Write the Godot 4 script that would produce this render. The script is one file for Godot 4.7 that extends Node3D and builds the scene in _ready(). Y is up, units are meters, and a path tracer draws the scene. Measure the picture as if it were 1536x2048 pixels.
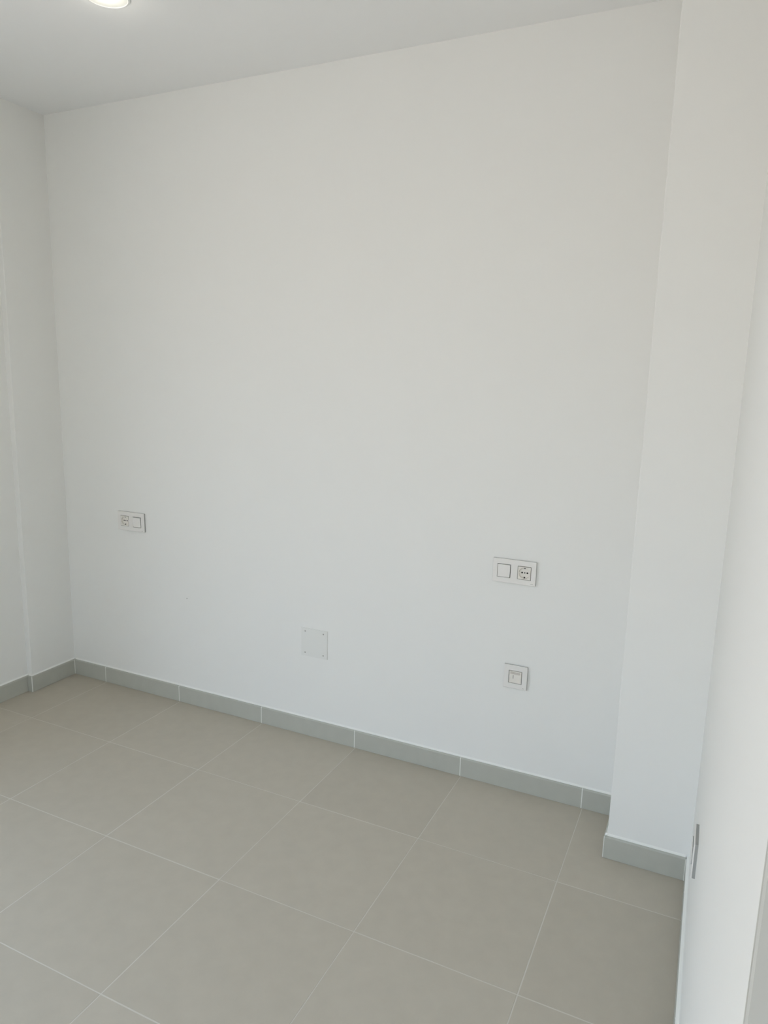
extends Node3D
# An empty, freshly painted bedroom: white walls, grey porcelain floor tiles with a
# matching skirting, wall accessories, a bright round patch on the ceiling. Daylight from two tall windows out of view.
# x runs along the back wall (right wall near x = 0), z comes out of the back wall (z = 0).

const CEIL := 2.5517        # ceiling height
const XL := -2.8264         # face of the shallow pilaster in the left corner
const XL2 := -2.8555        # left wall proper, recessed behind the pilaster
const COLX := -0.2444       # left edge of the column in the right corner
const COLZ := 0.2398        # front of that column
const PILZ := 0.2440        # front of the left pilaster
const ZF := 3.60            # front wall, behind the camera
const SK_H := 0.0761        # skirting height
const SK_T := 0.0095        # skirting thickness
const TILE := 0.45
const TX := -0.3588         # one joint of the floor grid across
const TZ := -0.0220         # first joint of the floor grid in depth

var M := {}
var rng := RandomNumberGenerator.new()


func _ready() -> void:
	rng.seed = 7
	# ---- camera, sky, sun, exposure
	var cam := Camera3D.new()
	cam.name = "camera"
	cam.fov = 71.055
	cam.near = 0.02
	cam.position = Vector3(-0.0420, 1.4677, 2.3927)
	cam.rotation_degrees = Vector3(-10.486, 25.035, 1.405)
	add_child(cam)
	cam.current = true

	var sky_mat := ProceduralSkyMaterial.new()
	sky_mat.sky_top_color = Color(0.76, 0.87, 1.0)
	sky_mat.sky_horizon_color = Color(0.85, 0.835, 0.815)
	sky_mat.sky_curve = 0.14
	sky_mat.ground_horizon_color = Color(0.99, 0.965, 0.96)
	sky_mat.ground_bottom_color = Color(0.99, 0.965, 0.96)
	sky_mat.sky_energy_multiplier = 1.22
	var sky := Sky.new()
	sky.sky_material = sky_mat
	var env := Environment.new()
	env.background_mode = Environment.BG_SKY
	env.sky = sky
	env.background_energy_multiplier = 1.0
	env.tonemap_mode = Environment.TONE_MAPPER_LINEAR
	env.tonemap_exposure = 3.48
	env.sdfgi_enabled = true
	env.ssao_enabled = true
	env.ssil_enabled = true
	var we := WorldEnvironment.new()
	we.name = "world_environment"
	we.environment = env
	add_child(we)

	materials()
	shell()
	floor_tiles()
	skirting()
	accessories()
	ceiling_disc()


# ------------------------------------------------------------------ materials
func mat(color: Color, rough: float, metal := 0.0) -> StandardMaterial3D:
	var m := StandardMaterial3D.new()
	m.albedo_color = color
	m.roughness = rough
	m.metallic = metal
	return m


func noise_tex(seed_: int, freq: float, octaves: int, size := 512, normal := false, lo := 0.0) -> NoiseTexture2D:
	var n := FastNoiseLite.new()
	n.seed = seed_
	n.noise_type = FastNoiseLite.TYPE_SIMPLEX_SMOOTH
	n.frequency = freq
	n.fractal_octaves = octaves
	var t := NoiseTexture2D.new()
	t.width = size
	t.height = size
	t.seamless = true
	t.noise = n
	if normal:
		t.as_normal_map = true
		t.bump_strength = 1.2
	else:
		var g := Gradient.new()
		g.set_color(0, Color(lo, lo, lo))
		g.set_color(1, Color(1, 1, 1))
		t.color_ramp = g
	return t


func materials() -> void:
	var wall := mat(Color(0.952, 0.950, 0.928), 0.85)
	wall.uv1_triplanar = true
	wall.uv1_world_triplanar = true
	wall.uv1_scale = Vector3(1.6, 1.6, 1.6)
	wall.normal_enabled = true
	wall.normal_texture = noise_tex(3, 0.03, 4, 1024, true)
	wall.normal_scale = 0.10
	M.wall = wall
	M.ceiling = mat(Color(0.975, 0.975, 0.965), 0.9)
	# porcelain tile: a few tones, fine cloudy grain
	var cloud := noise_tex(11, 0.012, 5, 1024, false, 0.975)
	M.tiles = []
	for k in 4:
		var v: float = [0.0, 0.006, -0.006, 0.003][k]
		var t := mat(Color(0.775 + v, 0.742 + v, 0.676 + v), 0.55)
		t.albedo_texture = cloud
		t.uv1_triplanar = true
		t.uv1_world_triplanar = true
		t.uv1_scale = Vector3(1.1, 1.1, 1.1)
		t.uv1_offset = Vector3(0.31 * k, 0.17 * k, 0.53 * k)
		M.tiles.append(t)
	var sk := mat(Color(0.745, 0.745, 0.70), 0.5)
	sk.albedo_texture = cloud
	sk.uv1_triplanar = true
	sk.uv1_world_triplanar = true
	M.skirt = sk
	M.grout = mat(Color(0.845, 0.825, 0.78), 0.9)
	M.joint = mat(Color(0.95, 0.95, 0.92), 0.8)
	M.sealant = mat(Color(0.965, 0.965, 0.94), 0.6)
	M.plastic = mat(Color(0.94, 0.93, 0.905), 0.4)
	M.socket = mat(Color(0.945, 0.925, 0.885), 0.35)
	M.label_window = mat(Color(0.83, 0.80, 0.76), 0.3)
	M.edge = mat(Color(0.66, 0.66, 0.64), 0.5)
	M.gap = mat(Color(0.25, 0.24, 0.22), 0.7)
	M.hole = mat(Color(0.06, 0.055, 0.05), 0.6)
	M.metal = mat(Color(0.45, 0.44, 0.42), 0.35, 0.8)
	M.mark = mat(Color(0.66, 0.65, 0.62), 0.6)
	M.cover = mat(Color(0.93, 0.93, 0.905), 0.7)
	M.chip = mat(Color(0.66, 0.64, 0.61), 0.9)
	M.frame_white = mat(Color(0.92, 0.92, 0.91), 0.4)
	M.shaded_lining = mat(Color(0.76, 0.755, 0.72), 0.6)  # greyed so that the shade on the jamb sits in the colour
	M.door = mat(Color(0.90, 0.90, 0.885), 0.5)
	M.steel = mat(Color(0.75, 0.75, 0.74), 0.3, 1.0)
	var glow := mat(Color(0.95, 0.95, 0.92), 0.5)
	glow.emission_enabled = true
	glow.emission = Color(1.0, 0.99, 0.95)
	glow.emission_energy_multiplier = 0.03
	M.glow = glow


# ------------------------------------------------------------------ mesh helpers
func begin() -> SurfaceTool:
	var st := SurfaceTool.new()
	st.begin(Mesh.PRIMITIVE_TRIANGLES)
	st.set_smooth_group(-1)
	return st


# a triangle whose front looks along «out»
func tri(st: SurfaceTool, a: Vector3, b: Vector3, c: Vector3, out: Vector3) -> void:
	if (c - a).cross(b - a).dot(out) < 0.0:
		var s := b
		b = c
		c = s
	st.add_vertex(a)
	st.add_vertex(b)
	st.add_vertex(c)


func quad(st: SurfaceTool, a: Vector3, b: Vector3, c: Vector3, d: Vector3, out: Vector3) -> void:
	tri(st, a, b, c, out)
	tri(st, a, c, d, out)


# box with chamfered edges
func cbox(st: SurfaceTool, lo: Vector3, hi: Vector3, ch: float) -> void:
	var mid := (lo + hi) * 0.5
	var h := (hi - lo) * 0.5
	ch = minf(ch, minf(h.x, minf(h.y, h.z)) * 0.9)
	for ax in 3:
		var b := (ax + 1) % 3
		var c := (ax + 2) % 3
		for s in [-1.0, 1.0]:
			var q := []
			for k in [[-1.0, -1.0], [1.0, -1.0], [1.0, 1.0], [-1.0, 1.0]]:
				var p := Vector3()
				p[ax] = s * h[ax]
				p[b] = k[0] * (h[b] - ch)
				p[c] = k[1] * (h[c] - ch)
				q.append(mid + p)
			var o := Vector3()
			o[ax] = s
			quad(st, q[0], q[1], q[2], q[3], o)
			if ch <= 0.0:
				continue
			for s2 in [-1.0, 1.0]:     # the edge between +-ax and +-b
				var e := []
				for k in [[0, -1.0], [0, 1.0], [1, 1.0], [1, -1.0]]:
					var p := Vector3()
					p[ax] = s * (h[ax] - (0.0 if k[0] == 0 else ch))
					p[b] = s2 * (h[b] - (ch if k[0] == 0 else 0.0))
					p[c] = k[1] * (h[c] - ch)
					e.append(mid + p)
				var oe := Vector3()
				oe[ax] = s
				oe[b] = s2
				quad(st, e[0], e[1], e[2], e[3], oe)
	if ch > 0.0:
		for sx in [-1.0, 1.0]:
			for sy in [-1.0, 1.0]:
				for sz in [-1.0, 1.0]:
					var s := Vector3(sx, sy, sz)
					tri(st, mid + s * Vector3(h.x, h.y - ch, h.z - ch), mid + s * Vector3(h.x - ch, h.y, h.z - ch), mid + s * Vector3(h.x - ch, h.y - ch, h.z), s)


# upright prism on a convex footprint given as (x, z)
func prism(st: SurfaceTool, foot: Array, y0: float, y1: float) -> void:
	var mid := Vector2.ZERO
	for p in foot:
		mid += p / foot.size()
	for k in foot.size():
		var a: Vector2 = foot[k]
		var b: Vector2 = foot[(k + 1) % foot.size()]
		var n := (a + b) * 0.5 - mid
		var e := (b - a).orthogonal()
		if e.dot(n) < 0.0:
			e = -e
		quad(st, Vector3(a.x, y0, a.y), Vector3(b.x, y0, b.y), Vector3(b.x, y1, b.y), Vector3(a.x, y1, a.y), Vector3(e.x, 0, e.y))
		tri(st, Vector3(mid.x, y1, mid.y), Vector3(a.x, y1, a.y), Vector3(b.x, y1, b.y), Vector3.UP)
		tri(st, Vector3(mid.x, y0, mid.y), Vector3(a.x, y0, a.y), Vector3(b.x, y0, b.y), Vector3.DOWN)


# disc or drum along z, centre c, between z0 and z1, front edge chamfered
func drum(st: SurfaceTool, c: Vector2, r: float, z0: float, z1: float, ch := 0.0, n := 24) -> void:
	for k in n:
		var a := TAU * k / n
		var b := TAU * (k + 1) / n
		var u := Vector2(cos(a), sin(a))
		var v := Vector2(cos(b), sin(b))
		var o := Vector3(u.x + v.x, u.y + v.y, 0)
		var p := c + u * r
		var q := c + v * r
		var p2 := c + u * (r - ch)
		var q2 := c + v * (r - ch)
		quad(st, Vector3(p.x, p.y, z0), Vector3(q.x, q.y, z0), Vector3(q.x, q.y, z1 - ch), Vector3(p.x, p.y, z1 - ch), o)
		if ch > 0.0:
			quad(st, Vector3(p.x, p.y, z1 - ch), Vector3(q.x, q.y, z1 - ch), Vector3(q2.x, q2.y, z1), Vector3(p2.x, p2.y, z1), o + Vector3(0, 0, 2))
		tri(st, Vector3(c.x, c.y, z1), Vector3(p2.x, p2.y, z1), Vector3(q2.x, q2.y, z1), Vector3(0, 0, 1))
		tri(st, Vector3(c.x, c.y, z0), Vector3(p.x, p.y, z0), Vector3(q.x, q.y, z0), Vector3(0, 0, -1))


# flat plate in x, y with rectangular holes and a chamfered rim, front at z1
func holed_plate(st: SurfaceTool, size: Vector2, holes: Array, z0: float, z1: float, ch: float) -> void:
	var xs := [-size.x / 2, -size.x / 2 + ch, size.x / 2 - ch, size.x / 2]
	var ys := [-size.y / 2, -size.y / 2 + ch, size.y / 2 - ch, size.y / 2]
	for h in holes:
		xs.append_array([h.position.x, h.end.x])
		ys.append_array([h.position.y, h.end.y])
	xs.sort()
	ys.sort()
	var depth := func(x: float, y: float) -> float:
		return z1 - ch if absf(x) > size.x / 2 - 1e-5 or absf(y) > size.y / 2 - 1e-5 else z1
	for i in xs.size() - 1:
		for j in ys.size() - 1:
			var x0: float = xs[i]
			var x1: float = xs[i + 1]
			var y0: float = ys[j]
			var y1: float = ys[j + 1]
			if x1 - x0 < 1e-6 or y1 - y0 < 1e-6:
				continue
			var inside := false
			for h in holes:
				if h.has_point(Vector2((x0 + x1) / 2, (y0 + y1) / 2)):
					inside = true
			if inside:
				continue
			quad(st, Vector3(x0, y0, depth.call(x0, y0)), Vector3(x1, y0, depth.call(x1, y0)), Vector3(x1, y1, depth.call(x1, y1)), Vector3(x0, y1, depth.call(x0, y1)), Vector3(0, 0, 1))
			quad(st, Vector3(x0, y0, z0), Vector3(x1, y0, z0), Vector3(x1, y1, z0), Vector3(x0, y1, z0), Vector3(0, 0, -1))
	var rect := func(a: Vector2, b: Vector2, zt: float, sgn: float) -> void:
		quad(st, Vector3(a.x, a.y, z0), Vector3(b.x, a.y, z0), Vector3(b.x, a.y, zt), Vector3(a.x, a.y, zt), Vector3(0, -sgn, 0))
		quad(st, Vector3(a.x, b.y, z0), Vector3(b.x, b.y, z0), Vector3(b.x, b.y, zt), Vector3(a.x, b.y, zt), Vector3(0, sgn, 0))
		quad(st, Vector3(a.x, a.y, z0), Vector3(a.x, b.y, z0), Vector3(a.x, b.y, zt), Vector3(a.x, a.y, zt), Vector3(-sgn, 0, 0))
		quad(st, Vector3(b.x, a.y, z0), Vector3(b.x, b.y, z0), Vector3(b.x, b.y, zt), Vector3(b.x, a.y, zt), Vector3(sgn, 0, 0))
	rect.call(-size / 2, size / 2, z1 - ch, 1.0)
	for h in holes:
		rect.call(h.position, h.end, z1, -1.0)


func obj(called: String, st: SurfaceTool, m: Material, parent: Node = self) -> MeshInstance3D:
	st.generate_normals()
	var o := MeshInstance3D.new()
	o.name = called
	o.mesh = st.commit()
	o.material_override = m
	parent.add_child(o, true)
	return o


func tag(o: Node, label: String, category: String, kind := "", group := "") -> Node:
	o.set_meta("label", label)
	o.set_meta("category", category)
	if kind:
		o.set_meta("kind", kind)
	if group:
		o.set_meta("group", group)
	return o


func thing(called: String, at: Vector3, label: String, category: String, kind := "", turn := 0.0) -> Node3D:
	var o := Node3D.new()
	o.name = called
	o.position = at
	o.rotation.y = turn
	add_child(o, true)
	tag(o, label, category, kind)
	return o


# ------------------------------------------------------------------ room shell
func right_x(z: float) -> float:      # the right wall stands half a degree out of square
	return -0.005 + 0.009 * (z - 0.25)


func shell() -> void:
	var st := begin()
	cbox(st, Vector3(-3.06, 0, -0.2), Vector3(0.25, CEIL + 0.01, 0), 0.0)
	var back := tag(obj("wall_back", st, M.wall), "large plain white wall behind the sockets and the blank cover", "wall", "structure")
	st = begin()
	drum(st, Vector2(-2.1099, 0.4941), 0.0022, 0.0, 0.0006, 0.0002, 10)
	obj("chip", st, M.chip, back)

	# shallow pilaster in the left corner, its edge eased
	st = begin()
	prism(st, [Vector2(XL2 - 0.05, -0.05), Vector2(XL, -0.05), Vector2(XL, PILZ - 0.0018), Vector2(XL - 0.0006, PILZ - 0.0006), Vector2(XL - 0.0018, PILZ), Vector2(XL2 - 0.05, PILZ)], 0.0, CEIL + 0.01)
	tag(obj("wall_pilaster", st, M.wall), "shallow white wall step in the left corner of the room", "wall", "structure")

	# column in the right corner
	st = begin()
	var r := 0.002
	prism(st, [Vector2(0.05, -0.05), Vector2(0.05, COLZ), Vector2(COLX + r, COLZ), Vector2(COLX + r * 0.3, COLZ - r * 0.3), Vector2(COLX, COLZ - r), Vector2(COLX, -0.05)], 0.0, CEIL + 0.01)
	tag(obj("wall_column", st, M.wall), "white boxed column standing out in the right corner", "wall", "structure")

	# left wall, set back behind the pilaster, with a tall window past the picture's left edge
	var wz0 := 1.60
	var wz1 := 2.60
	var wh := 2.2
	st = begin()
	cbox(st, Vector3(-3.06, 0, 0), Vector3(XL2, CEIL + 0.01, wz0), 0.0)
	cbox(st, Vector3(-3.06, 0, wz1), Vector3(XL2, CEIL + 0.01, ZF), 0.0)
	cbox(st, Vector3(-3.06, wh, wz0), Vector3(XL2, CEIL + 0.01, wz1), 0.0)
	tag(obj("wall_left", st, M.wall), "white wall at the left edge, set back behind the corner step", "wall", "structure")
	window_frame("window_1", Vector3(-2.98, 0, (wz0 + wz1) / 2), (wz1 - wz0) / 2, wh, PI / 2, "white framed tall window opening in the left wall")

	# right wall up to the doorway, then the piece over and past the door
	var dz0 := 1.955
	var dz1 := 2.79
	st = begin()
	prism(st, [Vector2(right_x(0.0), 0.0), Vector2(right_x(dz0), dz0), Vector2(0.25, dz0), Vector2(0.25, 0.0)], 0.0, CEIL + 0.01)
	prism(st, [Vector2(right_x(dz1), dz1), Vector2(right_x(ZF), ZF), Vector2(0.25, ZF), Vector2(0.25, dz1)], 0.0, CEIL + 0.01)
	prism(st, [Vector2(right_x(dz0), dz0), Vector2(right_x(dz1), dz1), Vector2(0.25, dz1), Vector2(0.25, dz0)], 2.1, CEIL + 0.01)
	tag(obj("wall_right", st, M.wall), "white side wall seen edge-on along the right of the picture", "wall", "structure")
	var door := thing("door_1", Vector3(0.16, 0, (dz0 + dz1) / 2), "white door leaf set back in the right wall", "door", "structure")
	st = begin()
	var dw := (dz1 - dz0) / 2
	cbox(st, Vector3(-0.02, 0.006, -dw + 0.004), Vector3(0.02, 2.094, dw - 0.004), 0.002)
	obj("leaf", st, M.door, door)
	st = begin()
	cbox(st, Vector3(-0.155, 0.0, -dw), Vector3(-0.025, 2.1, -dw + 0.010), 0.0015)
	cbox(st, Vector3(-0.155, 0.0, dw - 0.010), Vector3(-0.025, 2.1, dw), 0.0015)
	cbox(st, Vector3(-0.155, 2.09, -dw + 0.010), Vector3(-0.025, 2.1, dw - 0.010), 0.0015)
	obj("shaded_door_frame", st, M.shaded_lining, door)  # jamb lining, its darker tone standing in for shade
	st = begin()
	cbox(st, Vector3(-0.075, 1.02, dw - 0.19), Vector3(-0.060, 1.04, dw - 0.06), 0.004)
	cbox(st, Vector3(-0.075, 1.02, dw - 0.08), Vector3(-0.02, 1.04, dw - 0.06), 0.004)
	obj("handle", st, M.steel, door)

	# front wall behind the camera, with a second window
	var wx0 := -1.25
	var wx1 := -0.35
	st = begin()
	cbox(st, Vector3(-3.06, 0, ZF), Vector3(wx0, CEIL + 0.01, ZF + 0.2), 0.0)
	cbox(st, Vector3(wx1, 0, ZF), Vector3(0.25, CEIL + 0.01, ZF + 0.2), 0.0)
	cbox(st, Vector3(wx0, wh, ZF), Vector3(wx1, CEIL + 0.01, ZF + 0.2), 0.0)
	tag(obj("wall_front", st, M.wall), "white wall closing the room behind the camera", "wall", "structure")
	window_frame("window_2", Vector3((wx0 + wx1) / 2, 0, ZF + 0.12), (wx1 - wx0) / 2, wh, 0.0, "white framed tall window opening in the wall behind the camera")
	st = begin()
	cbox(st, Vector3(-3.06, CEIL, -0.2), Vector3(0.25, CEIL + 0.2, ZF + 0.2), 0.0)
	tag(obj("ceiling", st, M.ceiling), "plain white ceiling over the room", "ceiling", "structure")


func window_frame(called: String, at: Vector3, hw: float, wh: float, turn: float, label: String) -> void:
	var win := thing(called, at, label, "window", "structure", turn)
	var st := begin()
	cbox(st, Vector3(-hw, 0, -0.035), Vector3(-hw + 0.04, wh, 0.035), 0.003)
	cbox(st, Vector3(hw - 0.04, 0, -0.035), Vector3(hw, wh, 0.035), 0.003)
	cbox(st, Vector3(-hw + 0.04, wh - 0.04, -0.035), Vector3(hw - 0.04, wh, 0.035), 0.003)
	obj("window_frame", st, M.frame_white, win)
	st = begin()
	cbox(st, Vector3(-hw, -0.02, -0.06), Vector3(hw, 0.012, 0.06), 0.003)
	obj("threshold", st, M.steel, win)


# ------------------------------------------------------------------ floor
func floor_tiles() -> void:
	var fl := thing("floor", Vector3.ZERO, "matt warm grey square tiled floor with pale thin joints", "floor", "structure")
	var st := begin()
	cbox(st, Vector3(-3.06, -0.2, -0.2), Vector3(0.25, -0.0003, ZF + 0.2), 0.0)
	obj("grout", st, M.grout, fl)
	var g := 0.0012
	var xs := [XL2 - 0.004]
	var k := 5
	while k >= 0:
		xs.append(TX - k * TILE)
		k -= 1
	xs.append(TX + TILE)
	xs.append(0.139)
	var zs := []
	for j in 8:
		zs.append(TZ + j * TILE)
	zs.append(ZF)
	for j in zs.size() - 1:
		for i in xs.size() - 1:
			if xs[i] > 0.0 and zs[j + 1] < 1.9:
				continue
			st = begin()
			var dy := rng.randf_range(-0.0002, 0.0002)
			var jx := rng.randf_range(-0.0004, 0.0004)
			var jz := rng.randf_range(-0.0004, 0.0004)
			cbox(st, Vector3(xs[i] + g + jx, -0.009, zs[j] + g + jz), Vector3(xs[i + 1] - g + jx, dy, zs[j + 1] - g + jz), 0.0005)
			obj("tile", st, M.tiles[rng.randi() % 4], fl)


# ------------------------------------------------------------------ skirting
# pieces run along the local x axis of «root», wall at z = 0, room towards +z
func skirt_run(root: Node3D, cuts: Array, bead := 0.0050) -> void:
	for k in cuts.size() - 1:
		var st := begin()
		var a: float = cuts[k] + (0.0016 if k > 0 else 0.0)
		var b: float = cuts[k + 1] - (0.0016 if k < cuts.size() - 2 else 0.0)
		var t := SK_T + rng.randf_range(-0.0001, 0.0003)
		var c := 0.0055       # eased top front edge
		var prof := [Vector2(0, 0.0008), Vector2(t, 0.0008), Vector2(t, SK_H - c), Vector2(t - c * 0.35, SK_H - c * 0.3), Vector2(t - c, SK_H), Vector2(0, SK_H)]
		for i in prof.size():
			var p: Vector2 = prof[i]
			var q: Vector2 = prof[(i + 1) % prof.size()]
			var e := (q - p).orthogonal()
			if e.dot((p + q) / 2 - Vector2(t / 2, SK_H / 2)) < 0:
				e = -e
			quad(st, Vector3(a, p.y, p.x), Vector3(b, p.y, p.x), Vector3(b, q.y, q.x), Vector3(a, q.y, q.x), Vector3(0, e.y, e.x))
			for s in [[a, -1.0], [b, 1.0]]:
				tri(st, Vector3(s[0], SK_H / 2, t / 2), Vector3(s[0], p.y, p.x), Vector3(s[0], q.y, q.x), Vector3(s[1], 0, 0))
		obj("tile", st, M.skirt, root)
	# white joint filler between the pieces, just behind their face
	if cuts.size() > 2:
		var js := begin()
		for k in range(1, cuts.size() - 1):
			cbox(js, Vector3(cuts[k] - 0.0018, 0.001, 0.0), Vector3(cuts[k] + 0.0018, SK_H - 0.002, SK_T - 0.0004), 0.0)
		obj("grout", js, M.joint, root)
	# bead of white sealant between the top edge and the wall
	var ss := begin()
	var x0: float = cuts[0]
	var x1: float = cuts[cuts.size() - 1]
	var n := maxi(2, int((x1 - x0) / 0.06))
	for k in n:
		var a := lerpf(x0, x1, float(k) / n)
		var b := lerpf(x0, x1, float(k + 1) / n)
		var w := bead
		var pr := [Vector2(w, SK_H), Vector2(w * 0.7, SK_H + 0.0016), Vector2(0.0014, SK_H + 0.0030), Vector2(0, SK_H + 0.0055)]
		for i in 3:
			quad(ss, Vector3(a, pr[i].y, pr[i].x), Vector3(b, pr[i].y, pr[i].x), Vector3(b, pr[i + 1].y, pr[i + 1].x), Vector3(a, pr[i + 1].y, pr[i + 1].x), Vector3(0, 1, 1))
	obj("sealant", ss, M.sealant, root)


func corner_bead(root: Node3D, at: Vector3, w: float) -> void:   # joint filler standing in a corner of the skirting
	var st := begin()
	cbox(st, at + Vector3(-w / 2, 0.001, -w / 2), at + Vector3(w / 2, SK_H - 0.002, w / 2), w * 0.3)
	obj("grout", st, M.joint, root)


func skirting() -> void:
	var b := thing("baseboard_back", Vector3.ZERO, "long grey tile skirting along the foot of the back wall", "skirting", "structure")
	var cuts := [XL + SK_T + 0.001]
	for k in 6:
		cuts.append(-0.3625 - (5 - k) * TILE)
	cuts.append(COLX - SK_T - 0.001)
	skirt_run(b, cuts)
	corner_bead(b, Vector3(XL + SK_T + 0.0005, 0, SK_T + 0.0003), 0.0026)

	# round the column: its hidden left flank and its front
	var s := thing("baseboard_column_side", Vector3(COLX, 0, 0), "grey tile skirting on the flank of the right corner column", "skirting", "structure", -PI / 2)
	skirt_run(s, [SK_T, COLZ + SK_T - 0.001])
	var c := thing("baseboard_column", Vector3(0, 0, COLZ), "short grey tile skirting across the front of the right column", "skirting", "structure")
	skirt_run(c, [COLX - SK_T + 0.0022, right_x(COLZ) - SK_T - 0.0015])
	corner_bead(c, Vector3(COLX - SK_T + 0.0011, 0, SK_T - 0.0016), 0.0024)
	corner_bead(c, Vector3(right_x(COLZ) - SK_T - 0.0006, 0, SK_T + 0.0003), 0.0024)

	# right wall
	var r := thing("baseboard_right", Vector3(right_x(COLZ), 0, COLZ), "grey tile skirting at the foot of the right wall", "skirting", "structure", -PI / 2 + atan(0.009))
	skirt_run(r, [0.0, 0.165, 0.615, 1.065, 1.515, 1.714], 0.0085)

	# left: pilaster face, the little return, then the wall proper
	var p := thing("baseboard_pilaster", Vector3(XL, 0, PILZ), "grey tile skirting on the corner step at left", "skirting", "structure", PI / 2)
	skirt_run(p, [-SK_T + 0.0035, PILZ])
	corner_bead(p, Vector3(-SK_T + 0.0016, 0, SK_T - 0.0017), 0.0036)
	var q := thing("baseboard_return", Vector3(XL2, 0, PILZ), "small grey skirting piece on the return of the left step", "skirting", "structure")
	skirt_run(q, [SK_T + 0.001, XL - XL2 + SK_T - 0.0035])
	var l := thing("baseboard_left", Vector3(XL2, 0, 1.60), "grey tile skirting running out of view along the left wall", "skirting", "structure", PI / 2)
	skirt_run(l, [0.0, 0.45, 0.90, 1.60 - PILZ])
	var l2 := thing("baseboard_front", Vector3(0, 0, ZF), "grey tile skirting along the wall behind the camera", "skirting", "structure", PI)
	skirt_run(l2, [0.0, 0.40, 0.85])


# ------------------------------------------------------------------ wall accessories
const MOD := 0.0455         # square insert
const PITCH := 0.0725       # between two inserts

func plate(called: String, at: Vector3, size: Vector2, centres: Array, label: String, category: String, turn := 0.0) -> Node3D:
	var t := thing(called, at, label, category, "", turn)
	var holes := []
	for c in centres:
		holes.append(Rect2(c - Vector2(MOD, MOD) / 2 - Vector2(0.0012, 0.0012), Vector2(MOD + 0.0024, MOD + 0.0024)))
	var st := begin()
	holed_plate(st, size - Vector2(0.0012, 0.0012), holes, 0.0, 0.0062, 0.0002)
	obj("frame_base", st, M.edge, t).set_meta("label", "grey rear edge of the frame")
	st = begin()
	holed_plate(st, size, holes, 0.0064, 0.0092, 0.0011)
	obj("frame", st, M.plastic, t)
	for c in centres:
		st = begin()
		cbox(st, Vector3(c.x - MOD / 2 - 0.0006, c.y - MOD / 2 - 0.0006, 0.0002), Vector3(c.x + MOD / 2 + 0.0006, c.y + MOD / 2 + 0.0006, 0.0022), 0.0)
		obj("mounting_plate", st, M.gap, t).set_meta("label", "dark gap behind the inserts")
	return t


func rocker(t: Node3D, c: Vector2, tilt: float) -> void:
	var h := MOD / 2 - 0.0006
	var st := begin()
	cbox(st, Vector3(-h, -h, 0.0), Vector3(h, h, 0.0018), 0.0006)
	var o := obj("rocker", st, M.plastic, t)
	o.position = Vector3(c.x, c.y, 0.0098)
	o.rotation.x = tilt
	st = begin()
	cbox(st, Vector3(-h + 0.0004, -h + 0.0004, -0.0052), Vector3(h - 0.0004, h - 0.0004, 0.0), 0.0)
	obj("rocker_body", st, M.edge, o)


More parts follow.
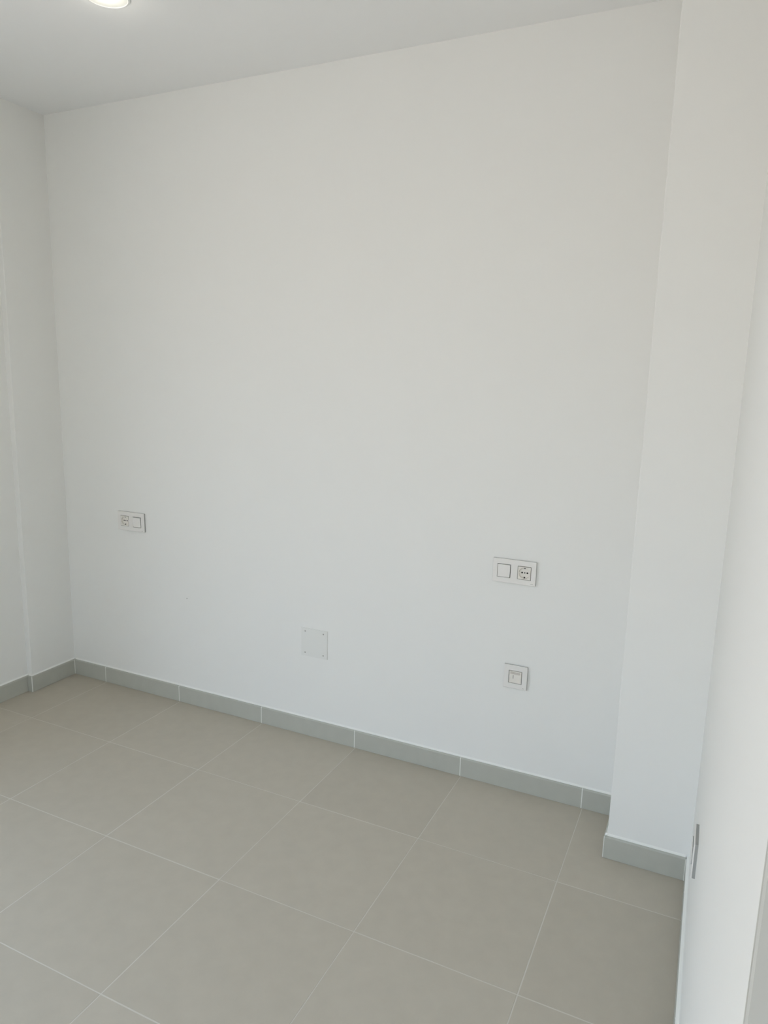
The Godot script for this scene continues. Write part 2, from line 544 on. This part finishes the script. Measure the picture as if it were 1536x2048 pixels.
func socket(t: Node3D, c: Vector2) -> void:
	var h := MOD / 2 - 0.0006
	var zf := 0.0102
	var zb := 0.0030
	var r := 0.0192
	var n := 64
	var st := begin()
	for k in n:
		var a := TAU * k / n
		var b := TAU * (k + 1) / n
		var u := Vector2(cos(a), sin(a))
		var v := Vector2(cos(b), sin(b))
		var su := u * (h / maxf(absf(u.x), absf(u.y)))
		var sv := v * (h / maxf(absf(v.x), absf(v.y)))
		var o := Vector3(u.x + v.x, u.y + v.y, 0)
		var rl := r + 0.0009
		# face, raised lip round the well, well wall, well floor, outer flank
		quad(st, Vector3(su.x, su.y, zf), Vector3(sv.x, sv.y, zf), Vector3(v.x * rl, v.y * rl, zf), Vector3(u.x * rl, u.y * rl, zf), Vector3(0, 0, 1))
		quad(st, Vector3(u.x * rl, u.y * rl, zf), Vector3(v.x * rl, v.y * rl, zf), Vector3(v.x * r, v.y * r, zf - 0.0009), Vector3(u.x * r, u.y * r, zf - 0.0009), Vector3(0, 0, 1) - o)
		quad(st, Vector3(u.x * r, u.y * r, zf - 0.0009), Vector3(v.x * r, v.y * r, zf - 0.0009), Vector3(v.x * (r - 0.0008), v.y * (r - 0.0008), zb), Vector3(u.x * (r - 0.0008), u.y * (r - 0.0008), zb), -o)
		tri(st, Vector3(0, 0, zb), Vector3(u.x * (r - 0.0008), u.y * (r - 0.0008), zb), Vector3(v.x * (r - 0.0008), v.y * (r - 0.0008), zb), Vector3(0, 0, 1))
		quad(st, Vector3(su.x, su.y, zf), Vector3(sv.x, sv.y, zf), Vector3(sv.x, sv.y, 0.0022), Vector3(su.x, su.y, 0.0022), o)
	var s := obj("socket", st, M.socket, t)
	s.position = Vector3(c.x, c.y, 0)
	for x in [-0.0092, 0.0092]:
		st = begin()
		drum(st, Vector2(x, 0.0), 0.0030, zb - 0.0005, zb + 0.0003, 0.0, 16)
		obj("pin_hole", st, M.hole, s).set_meta("label", "dark round pin hole")
	st = begin()
	drum(st, Vector2(0, 0), 0.0026, zb - 0.0005, zb + 0.0007, 0.0002, 16)
	cbox(st, Vector3(-0.0022, -0.0003, zb + 0.0006), Vector3(0.0022, 0.0003, zb + 0.0009), 0.0)
	obj("screw", st, M.metal, s).set_meta("label", "metal centre screw")
	for sy in [-1.0, 1.0]:
		st = begin()
		var ya: float = sy * (r - 0.0006)
		var yb: float = sy * (r - 0.0050)
		cbox(st, Vector3(-0.0026, minf(ya, yb), zb), Vector3(0.0026, maxf(ya, yb), zb + 0.0014), 0.0003)
		cbox(st, Vector3(-0.0020, minf(ya, ya - sy * 0.0016), zb), Vector3(0.0020, maxf(ya, ya - sy * 0.0016), zf - 0.0022), 0.0003)
		obj("earth_clip", st, M.gap if sy < 0 else M.metal, s).set_meta("label", "bent metal earth clip")
	for sx in [-1.0, 1.0]:
		st = begin()
		var xa: float = sx * (r - 0.0001)
		var xb: float = sx * (r - 0.0030)
		cbox(st, Vector3(minf(xa, xb), -0.0024, zb), Vector3(maxf(xa, xb), 0.0024, zf - 0.0030), 0.0004)
		obj("guide_rib", st, M.socket, s)


func maker_mark(t: Node3D, at: Vector2, w: float) -> void:
	var st := begin()
	cbox(st, Vector3(at.x - w / 2, at.y - 0.0006, 0.0090), Vector3(at.x + w / 2, at.y + 0.0006, 0.00932), 0.0)
	obj("maker_mark", st, M.mark, t).set_meta("label", "tiny grey mark in the frame corner")


func accessories() -> void:
	var half := PITCH / 2
	var a := plate("switch_socket_plate", Vector3(-0.6505, 0.8197, 0), Vector2(0.1535, 0.0850), [Vector2(-half, 0), Vector2(half, 0)],
		"white double plate with light switch left of the round socket, beside the column", "wall socket")
	rocker(a, Vector2(-half, 0), deg_to_rad(-3.0))
	socket(a, Vector2(half, 0))
	maker_mark(a, Vector2(0.064, -0.0365), 0.010)

	var b := plate("switch_socket_plate", Vector3(-2.4125, 0.8100, 0), Vector2(0.1560, 0.0850), [Vector2(-half, 0), Vector2(half, 0)],
		"white double plate with round socket left of the switch, near the left corner", "wall socket")
	socket(b, Vector2(-half, 0))
	rocker(b, Vector2(half, 0), deg_to_rad(4.0))
	maker_mark(b, Vector2(0.066, -0.0365), 0.006)

	# outlet with a label window and a shutter
	var c := plate("data_outlet", Vector3(-0.6240, 0.4355, 0), Vector2(0.0850, 0.0870), [Vector2(0, 0)],
		"small square white outlet plate with label window, low on the back wall", "wall outlet")
	var st := begin()
	var h := MOD / 2 - 0.0006
	holed_plate(st, Vector2(h * 2, h * 2), [Rect2(-0.0185, 0.0110, 0.0370, 0.0085)], 0.0022, 0.0100, 0.0006)
	obj("insert", st, M.socket, c)
	st = begin()
	cbox(st, Vector3(-0.0183, 0.0112, 0.0022), Vector3(0.0183, 0.0193, 0.0096), 0.0003)
	obj("label_window", st, M.label_window, c).set_meta("label", "greyish label window")
	st = begin()
	cbox(st, Vector3(-0.0190, -0.0195, 0.0099), Vector3(0.0190, 0.0095, 0.0106), 0.0004)
	obj("shutter", st, M.socket, c)
	st = begin()
	cbox(st, Vector3(-0.0078, -0.0055, 0.0104), Vector3(-0.0062, 0.0072, 0.01075), 0.0)
	obj("slot", st, M.gap, c).set_meta("label", "short dark vertical slot")
	maker_mark(c, Vector2(0.030, -0.0375), 0.006)

	# blank cover plate with four screws
	var d := thing("blank_cover_plate", Vector3(-1.4565, 0.4070, 0), "square white blank cover plate screwed low on the back wall", "cover plate")
	st = begin()
	holed_plate(st, Vector2(0.123, 0.120), [], 0.0, 0.0032, 0.0008)
	obj("plate", st, M.cover, d)
	for sx in [-1.0, 1.0]:
		for sy in [-1.0, 1.0]:
			st = begin()
			drum(st, Vector2(sx * 0.0425, sy * 0.0455), 0.0030, 0.0028, 0.0038, 0.0003, 16)
			cbox(st, Vector3(sx * 0.0425 - 0.0024, sy * 0.0455 - 0.0004, 0.0036), Vector3(sx * 0.0425 + 0.0024, sy * 0.0455 + 0.0004, 0.0039), 0.0)
			obj("screw", st, M.mark, d).set_meta("label", "grey screw head")

	# single plate on the right wall, seen along the wall
	var zc := 0.758
	var e := plate("wall_plate", Vector3(right_x(zc), 0.4315, zc), Vector2(0.0850, 0.0850), [Vector2(0, 0)],
		"square white wall plate on the right wall, seen edge-on beside the column", "wall switch", -PI / 2 + atan(0.009))
	rocker(e, Vector2(0, 0), deg_to_rad(1.0))


# ------------------------------------------------------------------ bright ceiling patch, given the form of a round glowing disc
func ceiling_disc() -> void:
	var t := thing("ceiling_patch", Vector3(-1.800, CEIL, 0.636), "bright ceiling patch built as a round glowing disc, cut off by the top edge of the picture", "ceiling light")
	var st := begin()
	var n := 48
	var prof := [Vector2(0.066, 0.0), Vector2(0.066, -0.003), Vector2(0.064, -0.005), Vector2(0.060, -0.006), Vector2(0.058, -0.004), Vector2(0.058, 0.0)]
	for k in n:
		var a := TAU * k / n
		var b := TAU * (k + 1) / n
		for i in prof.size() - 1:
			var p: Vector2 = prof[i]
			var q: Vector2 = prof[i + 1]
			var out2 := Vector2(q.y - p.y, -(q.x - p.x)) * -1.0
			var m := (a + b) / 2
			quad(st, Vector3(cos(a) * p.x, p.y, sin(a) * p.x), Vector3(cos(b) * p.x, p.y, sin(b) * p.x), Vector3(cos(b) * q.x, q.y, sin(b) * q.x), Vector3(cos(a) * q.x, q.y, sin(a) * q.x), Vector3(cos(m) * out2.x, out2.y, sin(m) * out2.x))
	obj("disc_rim", st, M.frame_white, t)
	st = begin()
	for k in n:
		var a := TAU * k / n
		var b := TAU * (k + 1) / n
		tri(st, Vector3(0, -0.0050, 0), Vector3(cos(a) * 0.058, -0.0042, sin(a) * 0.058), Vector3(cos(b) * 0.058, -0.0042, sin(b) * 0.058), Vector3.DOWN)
	obj("disc_face", st, M.glow, t)
	var disc_glow := OmniLight3D.new()
	disc_glow.name = "disc_glow"
	disc_glow.light_color = Color(1.0, 0.98, 0.94)
	disc_glow.light_energy = 0.0015
	disc_glow.light_size = 0.05
	disc_glow.omni_range = 8.0
	disc_glow.omni_attenuation = 2.0
	disc_glow.shadow_enabled = true
	t.add_child(disc_glow)
	disc_glow.position = Vector3(0, -0.03, 0)
